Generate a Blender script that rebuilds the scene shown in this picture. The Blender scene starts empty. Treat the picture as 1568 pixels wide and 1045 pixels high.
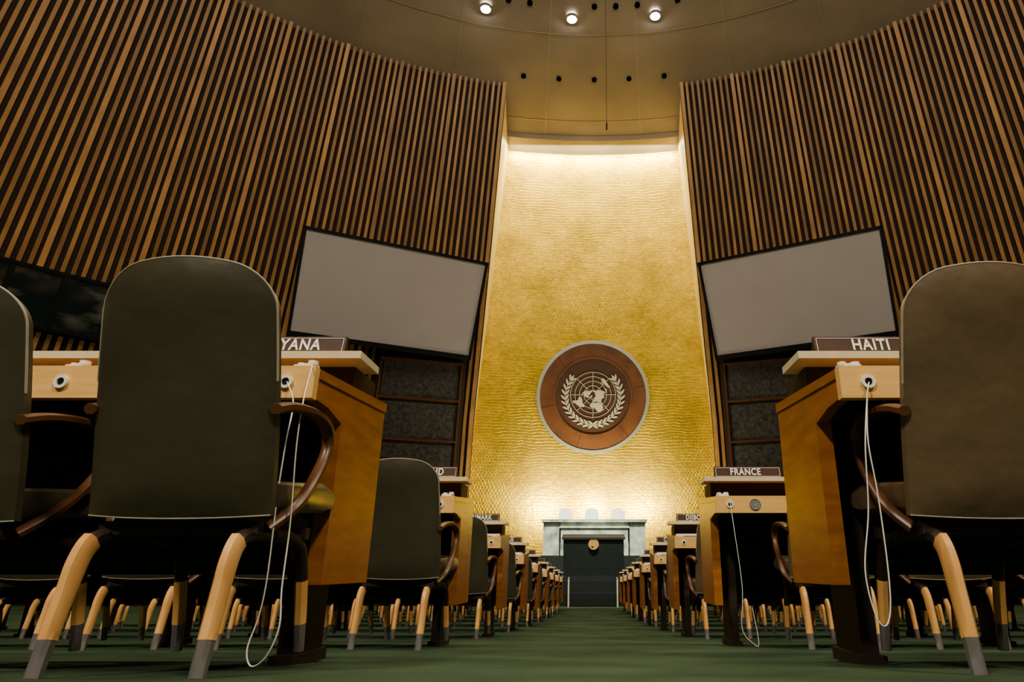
import bpy, math, random
from mathutils import Vector, Matrix
random.seed(7)
C=1.2           # camera height in world
CY=3.5          # hall centre y
TH=math.atan(.35)

# ------------------------------------------------------------ materials
def nt(name):
    m=bpy.data.materials.new(name); m.use_nodes=True
    n=m.node_tree; b=n.nodes['Principled BSDF']
    return m,n,b
def N(n,t,**k):
    x=n.nodes.new(t)
    for a,v in k.items(): setattr(x,a,v)
    return x
def mat(name,c1,c2=None,rough=.6,metal=0,scale=(8,8,8),nscale=3,bump=0,bscale=60,coord='Object',spec=.4,emit=None,es=0,tone=False,detail=4,lo=.3,hi=.7):
    m,n,b=nt(name)
    b.inputs['Roughness'].default_value=rough
    b.inputs['Metallic'].default_value=metal
    b.inputs['Specular IOR Level'].default_value=spec
    tc=N(n,'ShaderNodeTexCoord'); mp=N(n,'ShaderNodeMapping')
    mp.inputs['Scale'].default_value=scale
    n.links.new(tc.outputs[coord],mp.inputs[0])
    nz=N(n,'ShaderNodeTexNoise'); nz.inputs['Scale'].default_value=nscale; nz.inputs['Detail'].default_value=detail
    n.links.new(mp.outputs[0],nz.inputs['Vector'])
    cr=N(n,'ShaderNodeValToRGB')
    c2=c2 or tuple(x*.75 for x in c1)
    cr.color_ramp.elements[0].position=lo; cr.color_ramp.elements[1].position=hi
    cr.color_ramp.elements[0].color=(*c2,1); cr.color_ramp.elements[1].color=(*c1,1)
    n.links.new(nz.outputs[0],cr.inputs[0])
    out=cr.outputs[0]
    if tone:
        at=N(n,'ShaderNodeAttribute',attribute_name='tone')
        mx=N(n,'ShaderNodeMix',data_type='RGBA',blend_type='MULTIPLY'); mx.inputs[0].default_value=1
        n.links.new(out,mx.inputs[6]); n.links.new(at.outputs['Color'],mx.inputs[7]); out=mx.outputs[2]
    n.links.new(out,b.inputs['Base Color'])
    if bump:
        z2=N(n,'ShaderNodeTexNoise'); z2.inputs['Scale'].default_value=bscale; z2.inputs['Detail'].default_value=3
        n.links.new(tc.outputs[coord],z2.inputs['Vector'])
        bp=N(n,'ShaderNodeBump'); bp.inputs['Strength'].default_value=bump; bp.inputs['Distance'].default_value=.02
        n.links.new(z2.outputs[0],bp.inputs['Height']); n.links.new(bp.outputs[0],b.inputs['Normal'])
    if emit:
        b.inputs['Emission Color'].default_value=(*emit,1); b.inputs['Emission Strength'].default_value=es
    return m
M={}
M['slat']=mat('slat_wood',(.46,.24,.072),(.27,.135,.040),rough=.48,scale=(.6,.6,.08),nscale=3,tone=True)
M['back']=mat('slat_backing',(.026,.014,.008),rough=.9)
M['desk']=mat('desk_wood',(.42,.155,.028),(.27,.09,.015),rough=.28,scale=(3,3,14),nscale=2)
M['deskh']=mat('desk_front_wood',(.92,.58,.20),(.80,.46,.12),rough=.35,scale=(3,10,30),nscale=2)
M['dark']=mat('dark_and_shaded_wood',(.018,.009,.005),rough=.6)
M['leg']=mat('pale_leg_wood',(.92,.52,.17),(.62,.29,.075),rough=.35,scale=(6,6,2),nscale=3)
M['arm']=mat('arm_wood',(.12,.048,.015),(.075,.03,.010),rough=.35,scale=(6,6,2),nscale=3)
M['metal']=mat('metal_foot',(.26,.25,.26),rough=.4,metal=.5)
M['olive']=mat('olive_leather',(.054,.050,.029),(.038,.036,.021),rough=.36,nscale=.5,bump=.35,bscale=6,spec=.6)
M['taupe']=mat('taupe_leather',(.145,.100,.054),(.095,.067,.036),rough=.36,nscale=.5,bump=.55,bscale=6,spec=.6)
M['pipe']=mat('piping',(.42,.39,.29),rough=.5)
M['carpet']=mat('green_carpet',(.052,.088,.048),(.016,.034,.018),rough=.95,nscale=1.8,scale=(1,1,1),bump=.6,bscale=180,spec=.1,detail=7)
M['shelf']=mat('shelf_laminate',(.76,.70,.46),(.66,.62,.40),rough=.3)
M['sign']=mat('sign_brown',(.050,.018,.009),rough=.5,spec=.2)
M['white']=mat('white_paint',(.88,.88,.83),(.82,.82,.77),rough=.5)
M['black']=mat('black_frame',(.006,.006,.007),rough=.5,spec=.2)
M['screen']=mat('screen_fabric',(.40,.37,.37),(.38,.35,.35),rough=.8,nscale=.1)
M['booth']=mat('booth_panel',(.07,.065,.06),(.014,.013,.012),rough=.5,nscale=3,scale=(2,2,2),detail=9)
M['glass']=mat('booth_glass',(.13,.13,.11),(.004,.010,.013),rough=.1,nscale=.6,spec=.8,detail=5,lo=.5,hi=.72,scale=(1,1,3))  # paler noise patches paint reflections into the glass colour
M['ceil']=mat('ceiling_plaster',(.37,.315,.245),(.26,.22,.17),rough=.85,nscale=.3,scale=(1,1,1))
M['seam']=mat('ceiling_seam',(.46,.40,.31),rough=.8)
M['hole']=mat('ceiling_hole',(.004,.003,.002),rough=1,spec=0)
M['lamp']=mat('lamp_glow',(1,1,1),rough=.5,emit=(1,.93,.8),es=200)
M['marble']=mat('green_marble',(.30,.36,.30),(.07,.10,.078),rough=.35,nscale=2,scale=(1.4,1.4,1.4),detail=10)
M['bmarble']=mat('black_marble',(.005,.007,.0065),(.008,.012,.011),rough=.4,nscale=2,detail=8,spec=.15)
M['silver']=mat('emblem_silver',(.66,.62,.48),(.55,.50,.38),rough=.4,metal=.2)
M['ring']=mat('emblem_ring',(.50,.54,.50),(.40,.43,.40),rough=.35,metal=.5)
M['seal']=mat('seal_wood',(.15,.052,.013),(.09,.030,.009),rough=.5,nscale=1.5,scale=(1,1,1))
M['seali']=mat('seal_inner_wood',(.07,.028,.012),(.05,.020,.008),rough=.5,nscale=1.5,scale=(1,1,1))
M['seald']=mat('seal_dark',(.04,.016,.008),rough=.5)
M['gold2']=mat('gold_paint',(.7,.45,.12),rough=.3,metal=.8)
M['cream']=mat('cream_return',(.88,.68,.24),rough=.5)
# gold wall
def gold():
    m,n,b=nt('gold_leaf_tiles')
    tc=N(n,'ShaderNodeTexCoord')
    br=N(n,'ShaderNodeTexBrick'); br.inputs['Scale'].default_value=1
    br.inputs['Brick Width'].default_value=.17; br.inputs['Row Height'].default_value=.15
    br.inputs['Mortar Size'].default_value=.012; br.inputs['Mortar Smooth'].default_value=1
    br.inputs['Color1'].default_value=(.74,.505,.024,1); br.inputs['Color2'].default_value=(.65,.435,.018,1)
    br.inputs['Mortar'].default_value=(.59,.385,.015,1)
    wn=N(n,'ShaderNodeTexNoise'); wn.inputs['Scale'].default_value=1.3; wn.inputs['Detail'].default_value=3
    n.links.new(tc.outputs['UV'],wn.inputs['Vector'])
    vm=N(n,'ShaderNodeVectorMath',operation='MULTIPLY_ADD'); vm.inputs[1].default_value=(.3,.3,0)
    n.links.new(wn.outputs['Color'],vm.inputs[0]); n.links.new(tc.outputs['UV'],vm.inputs[2])
    n.links.new(vm.outputs[0],br.inputs['Vector'])
    nz=N(n,'ShaderNodeTexNoise'); nz.inputs['Scale'].default_value=.5; nz.inputs['Detail'].default_value=7; nz.inputs['Roughness'].default_value=.65
    n.links.new(tc.outputs['UV'],nz.inputs['Vector'])
    cr=N(n,'ShaderNodeValToRGB'); cr.color_ramp.elements[0].color=(.66,.66,.62,1); cr.color_ramp.elements[1].color=(1.08,1.08,1.08,1)
    cr.color_ramp.elements[0].position=.33; cr.color_ramp.elements[1].position=.62
    n.links.new(nz.outputs[0],cr.inputs[0])
    mx=N(n,'ShaderNodeMix',data_type='RGBA',blend_type='MULTIPLY'); mx.inputs[0].default_value=1
    n.links.new(br.outputs[0],mx.inputs[6]); n.links.new(cr.outputs[0],mx.inputs[7])
    n.links.new(mx.outputs[2],b.inputs['Base Color'])
    b.inputs['Metallic'].default_value=.85; b.inputs['Roughness'].default_value=.38
    b.inputs['Specular Tint'].default_value=(1,.85,.4,1)
    n2=N(n,'ShaderNodeTexNoise'); n2.inputs['Scale'].default_value=4; n2.inputs['Detail'].default_value=3
    n.links.new(tc.outputs['UV'],n2.inputs['Vector'])
    ad=N(n,'ShaderNodeMath',operation='MULTIPLY_ADD'); ad.inputs[1].default_value=.9
    ms=N(n,'ShaderNodeMath',operation='MULTIPLY'); ms.inputs[1].default_value=-.5
    n.links.new(br.outputs['Fac'],ms.inputs[0])
    n.links.new(n2.outputs[0],ad.inputs[0]); n.links.new(ms.outputs[0],ad.inputs[2])
    bp=N(n,'ShaderNodeBump'); bp.inputs['Strength'].default_value=.42; bp.inputs['Distance'].default_value=.05
    n.links.new(ad.outputs[0],bp.inputs['Height']); n.links.new(bp.outputs[0],b.inputs['Normal'])
    return m
M['gold']=gold()

# ------------------------------------------------------------ mesh builder
class MB:
    def __init__(s): s.v=[];s.f=[];s.m=[];s.mats=[];s.M=Matrix.Identity(4);s.tone=[];s.t=1.0
    def mi(s,k):
        if k not in s.mats: s.mats.append(k)
        return s.mats.index(k)
    def add(s,vs,fs,k):
        o=len(s.v); i=s.mi(k)
        for p in vs: s.v.append(tuple(s.M@Vector(p)))
        for f in fs: s.f.append([o+a for a in f]); s.m.append(i); s.tone.append(s.t)
    def box(s,x0,x1,y0,y1,z0,z1,k):
        vs=[(x,y,z) for x in(x0,x1) for y in(y0,y1) for z in(z0,z1)]
        s.add(vs,[(0,1,3,2),(4,6,7,5),(0,4,5,1),(2,3,7,6),(0,2,6,4),(1,5,7,3)],k)
    def hexa(s,p,k): # 8 pts: bottom4, top4
        s.add(p,[(0,3,2,1),(4,5,6,7),(0,1,5,4),(1,2,6,5),(2,3,7,6),(3,0,4,7)],k)
    def prism(s,prof,x0,x1,k): # profile in y,z
        n=len(prof); vs=[(x0,a,b) for a,b in prof]+[(x1,a,b) for a,b in prof]
        s.add(vs,[tuple(range(n)),tuple(range(2*n-1,n-1,-1))]+[(i,i+n,(i+1)%n+n,(i+1)%n) for i in range(n)],k)
    def plate(s,pts,z0,z1,k): # polygon in local xy
        n=len(pts); vs=[(a,b,z0) for a,b in pts]+[(a,b,z1) for a,b in pts]
        s.add(vs,[tuple(range(n)),tuple(range(n,2*n))]+[(i,(i+1)%n,(i+1)%n+n,i+n) for i in range(n)],k)
    def annulus(s,r0,r1,z0,z1,k,n=96,c=(0,0)):
        vs=[];fs=[]
        for i in range(n):
            a=2*math.pi*i/n
            for r,z in((r0,z0),(r0,z1),(r1,z1),(r1,z0)): vs.append((c[0]+r*math.cos(a),c[1]+r*math.sin(a),z))
        for i in range(n):
            j=(i+1)%n
            for q in range(4):
                w=(q+1)%4; fs.append((4*i+q,4*i+w,4*j+w,4*j+q))
        s.add(vs,fs,k)
    def disc(s,r,z0,z1,k,n=48,c=(0,0)):
        s.plate([(c[0]+r*math.cos(2*math.pi*i/n),c[1]+r*math.sin(2*math.pi*i/n)) for i in range(n)],z0,z1,k)
    def sweep(s,pts,w,t,k,side=(1,0,0)): # chamfered rect cross section
        pts=[Vector(p) for p in pts]; n=len(pts); side=Vector(side)
        if not isinstance(w,(list,tuple)): w=[w]*n
        if not isinstance(t,(list,tuple)): t=[t]*n
        cs=[(-.5,-.25),(-.25,-.5),(.25,-.5),(.5,-.25),(.5,.25),(.25,.5),(-.25,.5),(-.5,.25)]
        vs=[];fs=[]
        for i,p in enumerate(pts):
            d=(pts[min(i+1,n-1)]-pts[max(i-1,0)]).normalized()
            sd=(side-d*side.dot(d)).normalized(); nn=d.cross(sd)
            for a,b in cs: vs.append(p+sd*a*w[i]+nn*b*t[i])
        for i in range(n-1):
            for q in range(8):
                e=(q+1)%8; fs.append((8*i+q,8*i+e,8*i+8+e,8*i+8+q))
        fs.append(tuple(range(8))); fs.append(tuple(range(8*n-1,8*n-9,-1)))
        s.add(vs,fs,k)
    def mesh(s,name,smooth=False):
        me=bpy.data.meshes.new(name); me.from_pydata(s.v,[],s.f)
        for k in s.mats: me.materials.append(M[k])
        me.polygons.foreach_set('material_index',s.m)
        if any(t!=1.0 for t in s.tone):
            at=me.color_attributes.new('tone','FLOAT_COLOR','CORNER')
            for p in me.polygons:
                for l in p.loop_indices:
                    t=s.tone[p.index]; at.data[l].color=(t,t,t,1)
        import bmesh
        bm=bmesh.new(); bm.from_mesh(me); bmesh.ops.recalc_face_normals(bm,faces=bm.faces); bm.to_mesh(me); bm.free()
        if smooth:
            me.shade_smooth()
            me.set_sharp_from_angle(angle=math.radians(smooth))
        return me
    def obj(s,name,smooth=False,loc=(0,0,0)):
        return mkobj(name,s.mesh(name,smooth),loc)
def mkobj(name,me,loc=(0,0,0),rz=0):
    o=bpy.data.objects.new(name,me); bpy.context.scene.collection.objects.link(o)
    o.location=loc; o.rotation_euler=(0,0,rz); return o
def crom(pts,k=6):
    P=[Vector(p) for p in pts]; P=[P[0]*2-P[1]]+P+[P[-1]*2-P[-2]]; out=[]
    for i in range(1,len(P)-2):
        for j in range(k):
            t=j/k; a,b,c,d=P[i-1],P[i],P[i+1],P[i+2]
            out.append(.5*((2*b)+(c-a)*t+(2*a-5*b+4*c-d)*t*t+(3*b-a-3*c+d)*t**3))
    out.append(P[-2]); return out

# ------------------------------------------------------------ shell
def F(y):
    y=min(max(y,.8),21.0)
    return C-(0.075+1.25*(1-math.exp(-y/13)))
FE=F(21)
b=MB()
ys=[-16,-8,-2,0,.8]+[.8+i*.5 for i in range(1,41)]+[21,24,30,40]
vs=[];fs=[]
xs=[-36,-12,-3,0,3,12,36]
for y in ys:
    for x in xs: vs.append((x,y,F(y)))
nx=len(xs)
for i in range(len(ys)-1):
    for j in range(nx-1): fs.append((i*nx+j,i*nx+j+1,(i+1)*nx+j+1,(i+1)*nx+j))
b.add(vs,fs,'carpet'); b.obj('floor',smooth=40)

HT=22.1
def RW(H): return 22.6+.445*(HT-H)
def edge(H): return math.radians(10.7+1.1*min(1,max(0,(22-H)/15)))
def PW(side,phi,H,dr=0):
    r=RW(H)-dr
    return (side*math.sin(phi)*r,CY+math.cos(phi)*r,H+C)
HB=FE-C+.0
for side,nm in((-1,'wall_left'),(1,'wall_right')):
    b=MB()
    step=math.radians(2); vs=[];fs=[]; n=58
    hs=[HB,5,12,HT+.3]
    for i in range(n):
        for h in hs: vs.append(PW(side,edge(h)+i*step,h))
    for i in range(n-1):
        for q in range(3): fs.append((4*i+q,4*i+q+1,4*i+5+q,4*i+4+q))
    b.add(vs,fs,'back')
    per=.265/22.6; k=0
    while k*per<math.radians(113):
        b.t=random.choice([.7,.8,.95,1,1.1])*(1.2 if k%9==0 else 1)
        d=.19 if k%9 else .24
        p0=k*per; p1=p0+per*(.44 if k%9 else .60)
        for h0,h1 in((HB,7),(7,HT)):
            pts=[]
            for h in(h0,h1):
                e=edge(h)
                pts+= [PW(side,e+p0,h,0),PW(side,e+p1,h,0),PW(side,e+p1,h,d),PW(side,e+p0,h,d)]
            b.hexa(pts,'slat')
        k+=1
    b.t=1
    b.obj(nm)
# gold wall
HG=21.45
def RG(H): return 26.9+.244*(HG-H)
vs=[];fs=[];uvs=[]
nphi=25; hs=[HB+(HG-HB)*i/12 for i in range(13)]
for i in range(nphi):
    phi=math.radians(-12.6+25.2*i/(nphi-1))
    for h in hs: vs.append((math.sin(phi)*RG(h),CY+math.cos(phi)*RG(h),h+C)); uvs.append((phi*30,h))
nh=len(hs)
for i in range(nphi-1):
    for j in range(nh-1): fs.append((i*nh+j,(i+1)*nh+j,(i+1)*nh+j+1,i*nh+j+1))
me=bpy.data.meshes.new('wall_front'); me.from_pydata(vs,[],fs); me.materials.append(M['gold'])
uv=me.uv_layers.new(name='UVMap')
for l in me.loops: uv.data[l.index].uv=uvs[l.vertex_index]
me.shade_smooth(); mkobj('wall_front',me)
# returns
for side,i in((-1,1),(1,2)):
    b=MB(); vs=[];fs=[]
    for h in hs:
        vs.append(PW(side,edge(h)-.001,h,.25))
        ph=edge(h)+math.radians(-.9*max(0,(h-5)/17)); vs.append((side*math.sin(ph)*(RG(h)+.05),CY+math.cos(ph)*(RG(h)+.05),h+C))
    for j in range(nh-1): fs.append((2*j,2*j+1,2*j+3,2*j+2))
    b.add(vs,fs,'cream'); b.obj('trim_%d'%i)
# ceiling
DP=[(0,26.4),(6,26),(12,24.7),(18,23.0),(22.6,22.05),(26.9,21.45),(36,20.4)]
def DH(r):
    for (a,ha),(c,hc) in zip(DP,DP[1:]):
        if r<=c: return ha+(hc-ha)*(r-a)/(c-a)
    return DP[-1][1]
b=MB(); vs=[];fs=[]; rs=[.01,3,6,9,12,15,18,20,22.6,24.5,26.9,30,36]; na=96
for r in rs:
    for i in range(na):
        a=2*math.pi*i/na; vs.append((r*math.sin(a),CY+r*math.cos(a),DH(r)+C))
for q in range(len(rs)-1):
    for i in range(na): j=(i+1)%na; fs.append((q*na+i,q*na+j,(q+1)*na+j,(q+1)*na+i))
b.add(vs,fs,'ceil')
for r in(24.5,19.6,16):
    vs=[];fs=[]
    for i in range(na*2):
        a=math.pi*i/na
        for rr in(r-.03,r+.03): vs.append((rr*math.sin(a),CY+rr*math.cos(a),DH(rr)+C-.03))
    for i in range(na*2): j=(i+1)%(na*2); fs.append((2*i,2*i+1,2*j+1,2*j))
    b.add(vs,fs,'seam')
for i in range(32):
    a=2*math.pi*(i+.5)/32; d=Vector((math.sin(a),math.cos(a),0)); s_=Vector((d.y,-d.x,0))*.018
    o=Vector((0,CY,C-.03)); ps=[]
    for r in(12,18,22.6,25.4):
        ps+=[o+d*r-s_+Vector((0,0,DH(r))),o+d*r+s_+Vector((0,0,DH(r)))]
    b.add(ps,[(0,1,3,2),(2,3,5,4),(4,5,7,6)],'seam')
for R,X in [(21.9,x) for x in(-3.3,-1.63,.06,1.72,3.38)]+[(18.3,x) for x in(-3.6,-2.7,.06,.98,1.9,3.6)]:
    a=math.asin(X/R); b.M=Matrix.Translation((R*math.sin(a),CY+R*math.cos(a),DH(R)+C-.06)); b.disc(.12,-.02,.1,'hole',n=16)
b.M=Matrix.Identity(4)
b.obj('ceiling',smooth=30)
# cornice lip that hides the cove lamp
b=MB(); vs=[];fs=[]
for i in range(25):
    phi=math.radians(-11+22*i/24)
    for r,h in((25.5,HG+.35),(25.5,HG-.12),(25.58,HG-.12),(25.58,HG+.35)): vs.append((math.sin(phi)*r,CY+math.cos(phi)*r,h+C))
for i in range(24):
    for q in range(3): fs.append((4*i+q,4*i+q+1,4*i+5+q,4*i+4+q))
b.add(vs,fs,'ceil'); b.obj('trim_3')
# ceiling lamps
def ceil_lamp(X,R):
    b=MB(); a=math.asin(X/R); p=(R*math.sin(a),CY+R*math.cos(a),DH(R)+C-.05)
    b.annulus(.19,.24,-.10,.05,'metal',n=24); b.disc(.19,-.12,0,'lamp',n=24)
    b.obj('ceiling_spotlight',loc=p)
for X in(-4.6,-.92,2.7): ceil_lamp(X,18.8)
b=MB(); b.sweep([(.50,20,15.4+C),(.50,20,22.95+C)],.013,.013,'hole'); b.sweep([(.50,20,15.2+C),(.50,20,15.5+C)],.05,.05,'hole'); b.obj('hanging_microphone_cable')

# booth windows
wn=0
for side in(-1,1):
    wn+=1; b=MB(); st=math.radians(3.2)
    e0=math.radians(43.2)
    for i in range(18):
        p0=e0+i*st; p1=p0+st
        b.hexa([PW(side,p0,8.5,.5),PW(side,p1,8.5,.5),PW(side,p1,8.5,0),PW(side,p0,8.5,0),PW(side,p0,10.35,.5),PW(side,p1,10.35,.5),PW(side,p1,10.35,0),PW(side,p0,10.35,0)],'glass')
        d=.003; q=p0
        b.hexa([PW(side,q-d,8.4,.6),PW(side,q+d,8.4,.6),PW(side,q+d,8.4,0),PW(side,q-d,8.4,0),PW(side,q-d,10.4,.6),PW(side,q+d,10.4,.6),PW(side,q+d,10.4,0),PW(side,q-d,10.4,0)],'black')
        for h in(8.4,10.35):
            b.hexa([PW(side,p0,h,.62),PW(side,p1,h,.62),PW(side,p1,h,0),PW(side,p0,h,0),PW(side,p0,h+.12,.62),PW(side,p1,h+.12,.62),PW(side,p1,h+.12,0),PW(side,p0,h+.12,0)],'black')
    b.obj('window_%d'%wn)
def wbox(b,side,p0,p1,h0,h1,d0,d1,k):
    b.hexa([PW(side,p0,h0,d1),PW(side,p1,h0,d1),PW(side,p1,h0,d0),PW(side,p0,h0,d0),PW(side,p0,h1,d1),PW(side,p1,h1,d1),PW(side,p1,h1,d0),PW(side,p0,h1,d0)],k)
rad=math.radians
for side in(-1,1):
    wn+=1; b=MB()
    wbox(b,side,rad(12.9),rad(21.4),-.5,9.9,0,.40,'back')
    for h0,h1 in((7.8,9.4),(5.95,7.6),(4.1,5.75),(2.2,3.9)):
        wbox(b,side,rad(13.6),rad(20.8),h0,h1,0,.46,'booth')
        wbox(b,side,rad(13.3),rad(21.1),h0-.08,h0,0,.55,'arm')
    for q in(13.2,20.95): wbox(b,side,rad(q),rad(q+.2),-.5,9.5,0,.55,'arm')
    wbox(b,side,rad(13.2),rad(21.15),9.4,9.5,0,.55,'arm')
    b.obj('window_%d'%wn)

# projection screens
for side in(-1,1):
    ang=math.radians(26.2)
    u=Vector((math.cos(ang),math.sin(ang)*(1 if side<0 else -1),0))
    v=Vector((-side*.203,-.405,.89)).normalized()
    v=(v-u*v.dot(u)).normalized()
    nrm=u.cross(v).normalized()
    if nrm.y>0: nrm=-nrm
    Mx=Matrix((( u.x,v.x,nrm.x,side*9.02),(u.y,v.y,nrm.y,27.07),(u.z,v.z,nrm.z,11.62+C),(0,0,0,1)))
    b=MB(); b.M=Mx
    W,H=8.06/2,4.65/2; fr=.13
    b.box(-W,W,-H-.1,H,-.25,-.02,'black')
    b.box(-W+fr,W-fr,-H+fr,H-fr,-.05,.0,'screen')
    for x0,x1,y0,y1 in((-W,W,H-fr,H),(-W,W,-H-.1,-H+fr),(-W,-W+fr,-H,H),(W-fr,W,-H,H)): b.box(x0,x1,y0,y1,-.05,.07,'black')
    b.obj('projection_screen')

# ------------------------------------------------------------ UN emblem
n_=math.sqrt(1+.244**2); up=Vector((0,-.244,1))/n_; nr=Vector((0,-1,-.244))/n_
Hs=8.57; c=Vector((0,CY+RG(Hs)-.2,Hs+C))
b=MB(); b.M=Matrix(((1,up.x,nr.x,c.x),(0,up.y,nr.y,c.y),(0,up.z,nr.z,c.z),(0,0,0,1)))
b.disc(2.9,-.0,.12,'seald',n=96)
b.annulus(2.78,2.95,-.0,.20,'ring'); b.annulus(2.05,2.78,.0,.16,'seal'); b.annulus(1.97,2.05,.0,.20,'seal')
b.disc(1.97,.1,.13,'seali',n=96)
for a0 in range(6):   # panel joints of the wooden ring
    a=math.radians(a0*60+12); ca,sa=math.cos(a),math.sin(a); w=.012
    b.plate([(2.06*ca-w*sa,2.06*sa+w*ca),(2.06*ca+w*sa,2.06*sa-w*ca),(2.77*ca+w*sa,2.77*sa-w*ca),(2.77*ca-w*sa,2.77*sa+w*ca)],.1,.165,'seald')
z0,z1=.12,.17; GR=1.18; gy=.1
for q in range(1,6): b.annulus(GR*q/5-.012,GR*q/5+.012,z0,z1,'silver',c=(0,gy))
for q in range(8):
    a=math.pi*q/4; d=(math.cos(a),math.sin(a)); w=.011
    b.plate([(d[0]*.24-d[1]*w,gy+d[1]*.24+d[0]*w),(d[0]*.24+d[1]*w,gy+d[1]*.24-d[0]*w),(d[0]*GR+d[1]*w,gy+d[1]*GR-d[0]*w),(d[0]*GR-d[1]*w,gy+d[1]*GR+d[0]*w)],z0,z1,'silver')
CON=[[(-168,66),(-156,71),(-128,70),(-95,72),(-82,68),(-94,60),(-82,54),(-78,62),(-65,58),(-56,52),(-66,45),(-75,38),(-81,31),(-80,25),(-84,30),(-97,27),(-97,20),(-88,21),(-84,10),(-79,8),(-94,16),(-106,22),(-113,30),(-124,40),(-124,48),(-135,58),(-152,59),(-162,56)],
[(-55,60),(-45,60),(-22,70),(-20,80),(-35,83),(-60,81),(-70,77),(-54,70)],
[(-79,8),(-72,12),(-60,9),(-50,0),(-35,-6),(-39,-15),(-48,-27),(-58,-36),(-65,-42),(-69,-54),(-74,-50),(-72,-35),(-70,-18),(-81,-5)],
[(-6,35),(10,37),(20,31),(32,31),(37,20),(43,11),(51,12),(40,-5),(40,-16),(33,-27),(26,-34),(18,-34),(12,-16),(9,-1),(8,4),(-8,5),(-17,14),(-16,24)],
[(-9,37),(-9,43),(-1,44),(-4,48),(8,54),(9,57),(14,54),(22,55),(24,59),(30,60),(22,61),(25,65),(20,64),(17,60),(13,56),(6,59),(12,66),(25,71),(40,67),(60,69),(73,73),(100,77),(115,73),(140,72),(170,69),(190,66),(178,63),(163,60),(157,52),(155,60),(140,58),(135,45),(128,38),(122,38),(121,30),(110,20),(106,10),(100,13),(104,1),(98,10),(94,18),(88,22),(80,14),(77,8),(72,20),(60,25),(50,30),(57,22),(45,13),(35,28),(36,36),(27,37),(20,40),(13,45),(12,42),(3,42),(-1,37)],
[(114,-22),(114,-34),(130,-32),(140,-38),(150,-37),(153,-27),(145,-15),(136,-12),(130,-12)],
[(-5,50),(1,52),(-3,58),(-6,56)],[(44,-25),(50,-16),(47,-25)],[(131,32),(140,36),(142,43),(138,37)],[(96,5),(105,-5),(115,-8),(118,4),(108,2)],[(132,-2),(145,-5),(150,-10),(138,-8)]]
for p in CON:
    b.plate([(GR*(90-la)/150*math.sin(math.radians(lo)),gy-GR*(90-la)/150*math.cos(math.radians(lo))) for lo,la in p],z0,z1+.02,'silver')
def leaf(x,y,a,L,w):
    pts=[(0,0),(.25,.8),(.55,1),(.85,.55),(1,0),(.85,-.55),(.55,-1),(.25,-.8)]
    ca,sa=math.cos(a),math.sin(a)
    b.plate([(x+p*L*ca-q*w/2*sa,y+p*L*sa+q*w/2*ca) for p,q in pts],z0,z1+.02,'silver')
for sd in(-1,1):
    prev=None
    for i in range(15):
        a=math.radians(-112+ i*10.5); r=1.45+(.12 if i<2 else 0)
        x,y=r*math.cos(a),r*math.sin(a); ta=a+math.pi/2
        if prev:
            px,py=prev
            dx,dy=x-px,y-py; l=math.hypot(dx,dy); ox,oy=-dy/l*.02,dx/l*.02
            b.plate([(sd*(px+ox),py+oy),(sd*(px-ox),py-oy),(sd*(x-ox),y-oy),(sd*(x+ox),y+oy)],z0,z1,'silver')
        prev=(x,y)
        if i>=2:
            for da in(-.6,.6):
                aa=ta+da
                if sd>0: leaf(x,y,aa,.36,.105)
                else: leaf(-x,y,math.pi-aa,.36,.105)
    a=math.radians(-112+14*10.5); x,y=1.45*math.cos(a),1.45*math.sin(a); aa=a+math.pi/2
    leaf(sd*x,y,aa if sd>0 else math.pi-aa,.36,.11)
b.obj('united_nations_emblem')

# ------------------------------------------------------------ podium
b=MB(); FW=FE
b.box(-6,6,21.6,30.5,FW,FW+.38,'bmarble'); b.box(-5.4,5.4,22.0,30.5,FW+.38,C-.34,'bmarble')
b.box(-4.2,4.2,24.15,30.5,C-.34,C+.46,'bmarble')
for q in range(5): b.box(-.75,.75,21.6-.3*(5-q)/5,21.65,FW+.075*q,FW+.075*(q+1),'bmarble')
b.obj('stage_platform')
b=MB()
for x in(-.74,.74):
    b.box(x-.02,x+.02,21.15,21.19,FW,FW+.82,'silver'); b.box(x-.02,x+.02,21.15,21.6,FW+.80,FW+.84,'silver')
b.obj('step_handrail')
b=MB() # green marble desk
zt=C+1.72; zb=C+.46
b.box(-1.8,1.9,24.6,25.3,zb,zt-.10,'marble'); b.box(-1.86,1.96,24.5,25.4,zt-.10,zt,'marble')
b.box(-1.15,1.25,24.35,24.6,zb,zt-.32,'marble'); b.box(-1.2,1.3,24.3,24.6,zt-.32,zt-.25,'marble')
for x in(-1.2,1.3): b.box(x-.02,x+.02,24.55,24.6,zb,zt-.1,'bmarble')
b.obj('marble_dais')
b=MB() # lectern
b.prism([(22.7,C-.335),(22.55,C+.95),(22.55,C+1.0),(23.3,C+1.12),(23.3,C-.335)],-.98,1.02,'bmarble')
b.box(-1.04,1.08,22.5,23.35,C-.338,C-.2,'bmarble')
b.prism([(22.5,C+.93),(22.5,C+.98),(23.35,C+1.14),(23.35,C+1.08)],-1.03,1.07,'black')
b.M=Matrix.Translation((.02,22.56,C+.78))@Matrix.Rotation(math.pi/2,4,'X')
b.annulus(.12,.17,0,.05,'gold2',n=32); b.disc(.07,0,.05,'gold2',n=24)
for q in range(10):
    a=math.radians(-80+q*32); b.disc(.028,0,.045,'gold2',n=8,c=(.095*math.cos(a),.095*math.sin(a)))
b.obj('speaker_lectern')
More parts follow.
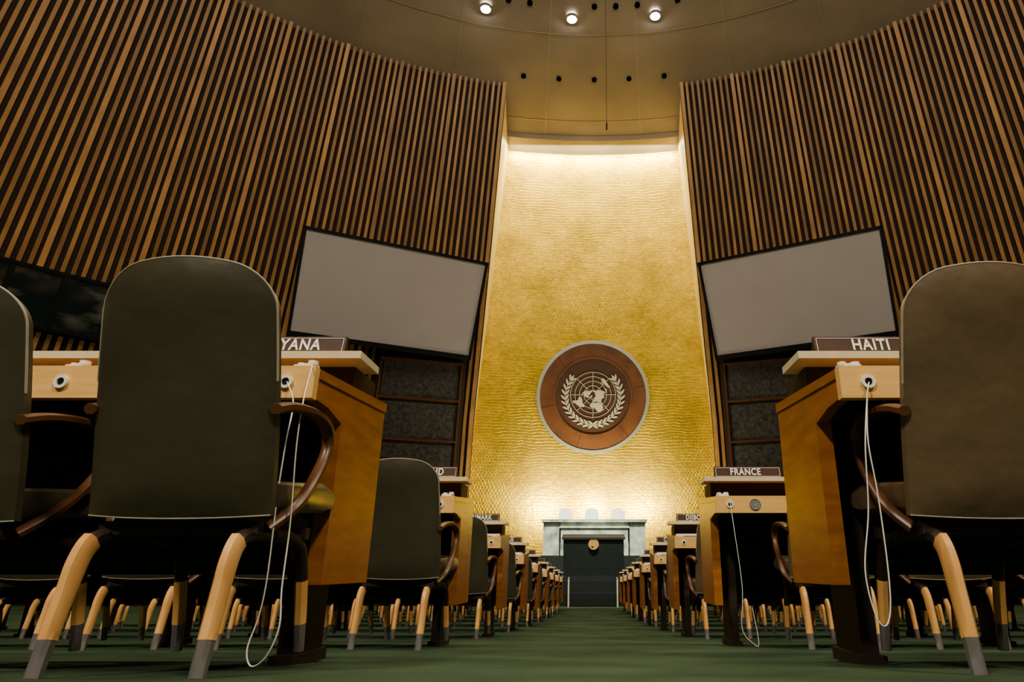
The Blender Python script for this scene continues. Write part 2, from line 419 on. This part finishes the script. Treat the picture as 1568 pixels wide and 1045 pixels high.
for X in(-1.07,-.05,.97):
    b=MB(); zc=C+.46
    prof=[(-.25,0),(-.27,.5),(-.26,.95),(-.2,1.05),(-.08,1.09),(.08,1.09),(.2,1.05),(.26,.95),(.27,.5),(.25,0)]
    b.M=Matrix.Translation((X,26.3,zc+.70))@Matrix.Rotation(math.pi/2,4,'X')
    b.plate(prof,0,.09,'white')
    b.M=Matrix.Translation((X,26.3,zc))
    b.box(-.25,.25,-.5,.0,.42,.52,'white'); b.box(-.03,.03,-.25,-.19,.05,.42,'metal'); b.box(-.25,.25,-.25,-.19,0,.05,'metal'); b.box(-.03,.03,-.45,.05,0,.05,'metal'); b.box(-.06,.06,-.05,.02,.45,.8,'metal')
    b.box(-.31,-.26,-.4,0,.42,.68,'white'); b.box(.26,.31,-.4,0,.42,.68,'white')
    b.obj('white_armchair')

# ------------------------------------------------------------ chairs
def chair_mesh(k):
    b=MB(); nu,nv=32,20; w=.212
    def top(u):
        a=abs(u); e=max(0,(a-.5)/.5)
        return .903-.030*a*a-.078*(1-math.sqrt(max(0,1-e**2.3)))
    def surf(u,v,off):
        zt=top(u); zb=.318+.010*u*u
        h=zb+(zt-zb)*v
        x=u*(w-.006*(h-.3)/.6+.004*math.sin(math.pi*v))
        y=.05-.155*((h-.3)/.6)**1.15+.035*u*u
        return x,y+off,h
    def thick(u,v): return .022+.036*(1-abs(u)**5)*(1-abs(2*v-1)**8)
    vs=[];fs=[]
    for s_ in(0,1):
        for i in range(nu+1):
            for j in range(nv+1):
                u=math.sin(math.pi/2*(-1+2*i/nu)); v=j/nv
                t=thick(u,v); vs.append(surf(u,v,-t/2 if s_==0 else t/2))
    W=(nu+1)*(nv+1); id=lambda s_,i,j:s_*W+i*(nv+1)+j
    for i in range(nu):
        for j in range(nv):
            fs.append((id(0,i,j),id(0,i+1,j),id(0,i+1,j+1),id(0,i,j+1)))
            fs.append((id(1,i,j),id(1,i,j+1),id(1,i+1,j+1),id(1,i+1,j)))
    for i in range(nu):
        for j in(0,nv): fs.append((id(0,i,j),id(0,i+1,j),id(1,i+1,j),id(1,i,j)))
    for j in range(nv):
        for i in(0,nu): fs.append((id(0,i,j),id(0,i,j+1),id(1,i,j+1),id(1,i,j)))
    b.add(vs,fs,k)
    pp=[]
    for j in range(nv*2//3,nv+1): x,y,z=surf(-1,j/nv,-.009); pp.append((x-.001,y,z))
    for i in range(1,nu*2):
        u=math.sin(math.pi/2*(-1+i/nu)); x,y,z=surf(u,1,-.009); pp.append((x,y,z+.0015))
    for j in range(nv,nv*2//3-1,-1): x,y,z=surf(1,j/nv,-.009); pp.append((x+.001,y,z))
    b.sweep(pp,.006,.005,'pipe',side=(0,1,0))
    pp=[surf(-1+i/10,0,-.010) for i in range(21)]
    b.sweep(pp,.004,.004,'pipe',side=(0,1,0))
    # seat cushion
    prof=[(.07,.345),(.10,.335),(.42,.36),(.47,.375),(.49,.40),(.47,.43),(.40,.44),(.1,.41),(.07,.40)]
    n=len(prof); vs=[];fs=[]
    cy=sum(p[0] for p in prof)/n; cz=sum(p[1] for p in prof)/n
    for x,q in[(-.200,.7),(-.188,1),(.188,1),(.200,.7)]:
        for a,c_ in prof: vs.append((x,cy+(a-cy)*(.96+.04*q),cz+(c_-cz)*q))
    for r in range(3):
        for i in range(n): j=(i+1)%n; fs.append((r*n+i,r*n+j,(r+1)*n+j,(r+1)*n+i))
    fs.append(tuple(range(n))); fs.append(tuple(range(3*n,4*n)))
    b.add(vs,fs,k)
    b.box(-.155,.155,.08,.42,.30,.345,'dark')
    b.box(-.185,.185,.075,.105,.285,.315,'dark'); b.box(-.185,.185,.34,.37,.285,.315,'dark')
    # legs
    for x in(-.165,.165):
        rp=crom([(x,-.035,0),(x,-.022,.07),(x,-.002,.17),(x,.010,.225),(x,.03,.262),(x,.07,.282),(x,.18,.289)],5)
        i0=next(i for i,p in enumerate(rp) if p.z>.066)
        b.sweep(rp[:i0+1],.030,[.024+.010*i/i0 for i in range(i0+1)],'metal')
        rest=rp[i0:]
        iv=next(i for i,p in enumerate(rest) if p.z>.262)
        b.sweep(rest[:iv+1],.032,[.034+.014*min(1,i/8) for i in range(iv+1)],'leg')
        b.sweep(rest[iv:],.030,.03,'dark')
        fp=crom([(x,.445,0),(x,.432,.07),(x,.405,.18),(x,.385,.235),(x,.355,.27),(x,.28,.287),(x,.19,.287)],4)
        i0=next(i for i,p in enumerate(fp) if p.z>.066); i1=next(i for i,p in enumerate(fp) if p.z>.165)
        b.sweep(fp[:i0+1],.026,[.022+.01*i/i0 for i in range(i0+1)],'metal')
        b.sweep(fp[i0:i1+1],.028,.032,'leg')
        b.sweep(fp[i1:],.028,.032,'dark')  # upper front leg coloured dark to stand for shade under the seat
    # arms
    for sx in(-1,1):
        x=sx*.218
        ap=crom([(x,-.00,.565),(x,.08,.588),(x,.20,.60),(x,.28,.59),(x,.325,.56),(x,.315,.50),(x,.25,.415),(x,.17,.35),(x*.85,.12,.30)],5)
        n=len(ap)
        b.sweep(ap,[.028+.014*math.sin(math.pi*min(1,i/(n*.55))) for i in range(n)],.024,'arm')
    return b.mesh('delegate_chair_'+k,smooth=42)
CH={-1:chair_mesh('olive'),1:chair_mesh('taupe')}
def chair(side,x,y,rz=0): return mkobj('delegate_chair',CH[side],(x,y,F(y-.03)),rz)

# ------------------------------------------------------------ desks
XL,XR=-.778,.69
def desk(side,y,L,name,seed):
    b=MB()
    def X(d): return side*d
    def bx(d0,d1,y0,y1,z0,z1,k):
        a,c_=sorted((X(d0),X(d1))); b.box(a,c_,y0,y1,z0,z1,k)
    b.prism([(0,.775),(0,.802),(.645,.853),(.645,.82)],*sorted((X(-.004),X(L+.004))),'desk')
    bx(-.006,L+.006,-.008,.022,.712,.804,'deskh')
    for d0 in(0,L-.035):
        b.prism([(.02,.79),(.02,.72),(.13,.715),(.25,.69),(.25,.225),(.64,.225),(.64,.845)],*sorted((X(d0),X(d0+.035))),'desk')
    bx(-.002,.045,.238,.256,.225,.71,'desk')
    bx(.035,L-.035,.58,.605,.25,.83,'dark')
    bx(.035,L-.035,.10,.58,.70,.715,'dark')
    nleg=max(2,int(L/1.6)+1)
    for i in range(nleg):
        d=.10+(L-.25)*i/(nleg-1)
        bx(d,d+.05,.36,.57,-.0,.70,'dark'); bx(d-.01,d+.06,.33,.59,-.005,.03,'dark')
    bx(-.012,L,.30,.49,.925,.95,'shelf')
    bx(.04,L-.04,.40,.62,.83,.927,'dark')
    for d in [.07]+[.07+.62*i for i in range(1,int(L/.62))]:
        b.M=Matrix.Translation((X(d),-.008,.757))@Matrix.Rotation(math.pi/2,4,'X')
        b.annulus(.011,.019,0,.008,'white',n=20); b.disc(.011,0,.003,'black',n=16)
        if d+.135<L-.05:
            b.M=Matrix.Translation((X(d+.14),-.008,.757))@Matrix.Rotation(math.pi/2,4,'X')
            b.annulus(.024,.031,0,.006,'metal',n=24); b.disc(.024,0,.004,'ring',n=20)
            for q in range(8): b.disc(.003,0,.005,'black',n=6,c=(.014*math.cos(q*.785),.014*math.sin(q*.785)))
        b.M=Matrix.Translation((X(d-.03 if d<.1 else d),.035,.806))@Matrix.Rotation(.3*side,4,'Z')
        b.box(-.03,.03,-.018,.018,0,.012,'white'); b.disc(.014,.01,.022,'white',n=12,c=(.022,0)); b.disc(.012,.01,.02,'white',n=12,c=(-.02,.004))
    b.M=Matrix.Identity(4)
    if seed>1:
        b.M=Matrix.Translation((X(.14),.20,.822))@Matrix.Rotation(.078,4,'X'); b.box(-.09,.09,-.12,.09,0,.012,'white'); b.M=Matrix.Identity(4)
    sc=X(.265); hw=.205
    b.prism([(.335,.95),(.350,1.018),(.362,1.018),(.375,.95)],sc-hw,sc+hw,'sign')
    b.box(sc-hw-.004,sc+hw+.004,.33,.38,.948,.954,'shelf')
    o=b.obj('delegate_desk',loc=(XL if side<0 else XR,y,F(y+.42)))
    sl=math.atan2(.068,.015)
    fr=MB(); fr.M=Matrix.Translation((sc,.3415,.984))@Matrix.Rotation(sl,4,'X')
    w_,h_=hw-.008,.028
    for a in((-w_,w_,h_-.0015,h_),(-w_,w_,-h_,-h_+.0015),(-w_,-w_+.0015,-h_,h_),(w_-.0015,w_,-h_,h_)): fr.box(a[0],a[1],a[2],a[3],0,.0015,'white')
    fo=fr.obj('sign_border'); fo.parent=o
    cu=bpy.data.curves.new('sign_text','FONT'); cu.body=name; cu.size=.060; cu.align_x='CENTER'; cu.align_y='CENTER'; cu.offset=.0012; cu.extrude=.001; cu.space_character=1.12
    cu.materials.append(M['white'])
    t=bpy.data.objects.new('sign_text',cu); bpy.context.scene.collection.objects.link(t); t.parent=o
    t.matrix_local=fr.M@Matrix.Translation((.016 if side<0 else -.015,0,.001))@Matrix.Diagonal((.78,1,1,1))
    return o
NL=['GUYANA','FINLAND','DENMARK','CYPRUS','CONGO','CHAD','BURUNDI','BHUTAN','BELGIUM']
NR=['HAITI','FRANCE','DJIBOUTI','CZECHIA','CROATIA','CHILE','CANADA','BOLIVIA','BENIN']
CLX=[-.963,-1.0,-1.05]; CRX=[1.012,1.22,1.03]
desks=[]
for r in range(9):
    y=1.75+1.98*r; L=[3.1,4.9,6.2][min(r,2)]
    for side,names in((-1,NL),(1,NR)):
        desks.append(desk(side,y,L,names[r],r))
        x0=(CLX[r] if r<3 else -1.04) if side<0 else (CRX[r] if r<3 else 1.0)
        n=int((L-.25)/.63)
        for i in range(n):
            x=x0+side*.63*i; rz=random.uniform(-.08,.08) if (i or r) else 0
            yy=y-.25+(random.uniform(-.04,.05) if i or r>2 else 0)
            if r==0 and side<0 and i==1: x,yy,rz=-1.63,1.585,0
            if r==0 and side<0 and i>1: x-=.10
            if r==0 and side>0 and i==0: yy=1.62
            o=chair(side,x,yy,rz)
            if r==0 and side>0 and i==0: o.scale=(1.02,1,1.06)

# cables
def cable(pts,parent,name='earpiece_cable'):
    cu=bpy.data.curves.new(name,'CURVE'); cu.dimensions='3D'; cu.bevel_depth=.0017; cu.bevel_resolution=2
    P=crom([(a,b_,c_+C) for a,b_,c_ in pts],8); s_=cu.splines.new('POLY'); s_.points.add(len(P)-1)
    for i,p in enumerate(P): s_.points[i].co=(*p,1)
    cu.materials.append(M['white'])
    o=bpy.data.objects.new(name,cu); bpy.context.scene.collection.objects.link(o); o.parent=parent
    o.matrix_parent_inverse=Matrix.Translation(-parent.location)
dl,dr=desks[0],desks[1]
cable([(-.80,1.78,.545),(-.78,1.735,.53),(-.755,1.66,.43),(-.738,1.62,.295),(-.725,1.62,.106),(-.722,1.62,-.04),(-.715,1.62,-.124),(-.735,1.62,-.185),(-.765,1.62,-.205),(-.780,1.62,-.17),(-.765,1.62,-.10),(-.76,1.62,-.01),(-.766,1.62,.167),(-.775,1.64,.3),(-.80,1.70,.42),(-.845,1.74,.49)],dl)
cable([(.76,1.735,.487),(.735,1.70,.44),(.695,1.66,.302),(.68,1.66,.139),(.653,1.66,0),(.663,1.66,-.099),(.683,1.66,-.125),(.700,1.66,-.09),(.708,1.66,0),(.709,1.66,.171),(.703,1.66,.302),(.725,1.69,.40),(.758,1.735,.483)],dr)
yy=1.75+1.98; f=F(yy)-C
cable([(.76,yy-.01,f+.755),(.765,yy-.05,f+.6),(.785,yy-.06,f+.3),(.77,yy-.06,f+.1),(.82,yy-.06,f+.03),(.85,yy-.06,f+.03),(.83,yy-.06,f+.2)],desks[3])

# ------------------------------------------------------------ lights
def area(name,loc,tgt,size,W,col=(1,.85,.62),sy=None,spread=math.pi):
    l=bpy.data.lights.new(name,'AREA'); l.energy=W; l.color=col; l.size=size; l.spread=spread
    if sy: l.shape='RECTANGLE'; l.size_y=sy
    o=bpy.data.objects.new(name,l); bpy.context.scene.collection.objects.link(o); o.location=loc
    o.rotation_euler=(Vector(tgt)-Vector(loc)).to_track_quat('-Z','Y').to_euler(); return o
for i,x in enumerate((-2.9,0,2.9)):
    area('gold_cove_light',(x,CY+25.75,HG+C-.08),(x,CY+27.9,17+C),2.7,640,(1,.87,.46),sy=.25)
for x in(-2.2,0,2.2):
    area('gold_uplight',(x,32.3,C+1.85),(x,34.9,C+3.9),.6,520,(1,.86,.46),sy=.2)
for x in(-8,8):
    area('hall_downlight',(x,5,21.5+C),(x*1.2,12,0),3,1800,(1,.85,.64))
area('stage_fill_light',(0,12,22+C),(0,24.5,2.2),1.0,700,(1,.90,.72),spread=math.radians(22))  # unseen light added to brighten the white chairs and dais
area('front_key_light',(-3.5,-4,8+C),(-.2,2.5,0),1.0,780,(1,.85,.64))
area('front_key_light',(4,-4,9+C),(1,3,.5),1.0,760,(1,.82,.58))
l=bpy.data.lights.new('hall_fill_light','POINT'); l.energy=4400; l.color=(1,.82,.58); l.shadow_soft_size=1.5  # unseen fill light added to brighten the dome and upper walls
o=bpy.data.objects.new('hall_fill_light',l); bpy.context.scene.collection.objects.link(o); o.location=(0,3.5,18.5+C)
w=bpy.data.worlds.new('world'); bpy.context.scene.world=w; w.use_nodes=True
w.node_tree.nodes['Background'].inputs[0].default_value=(1,.88,.7,1); w.node_tree.nodes['Background'].inputs[1].default_value=.04
# ------------------------------------------------------------ camera
cd=bpy.data.cameras.new('camera'); cam=bpy.data.objects.new('camera',cd); bpy.context.scene.collection.objects.link(cam)
cam.location=(0,0,C); cam.rotation_euler=(math.pi/2+TH,0,0)
cd.sensor_width=36; cd.lens=22.96; cd.shift_x=-124/1568; cd.clip_start=.02; cd.clip_end=200
bpy.context.scene.camera=cam
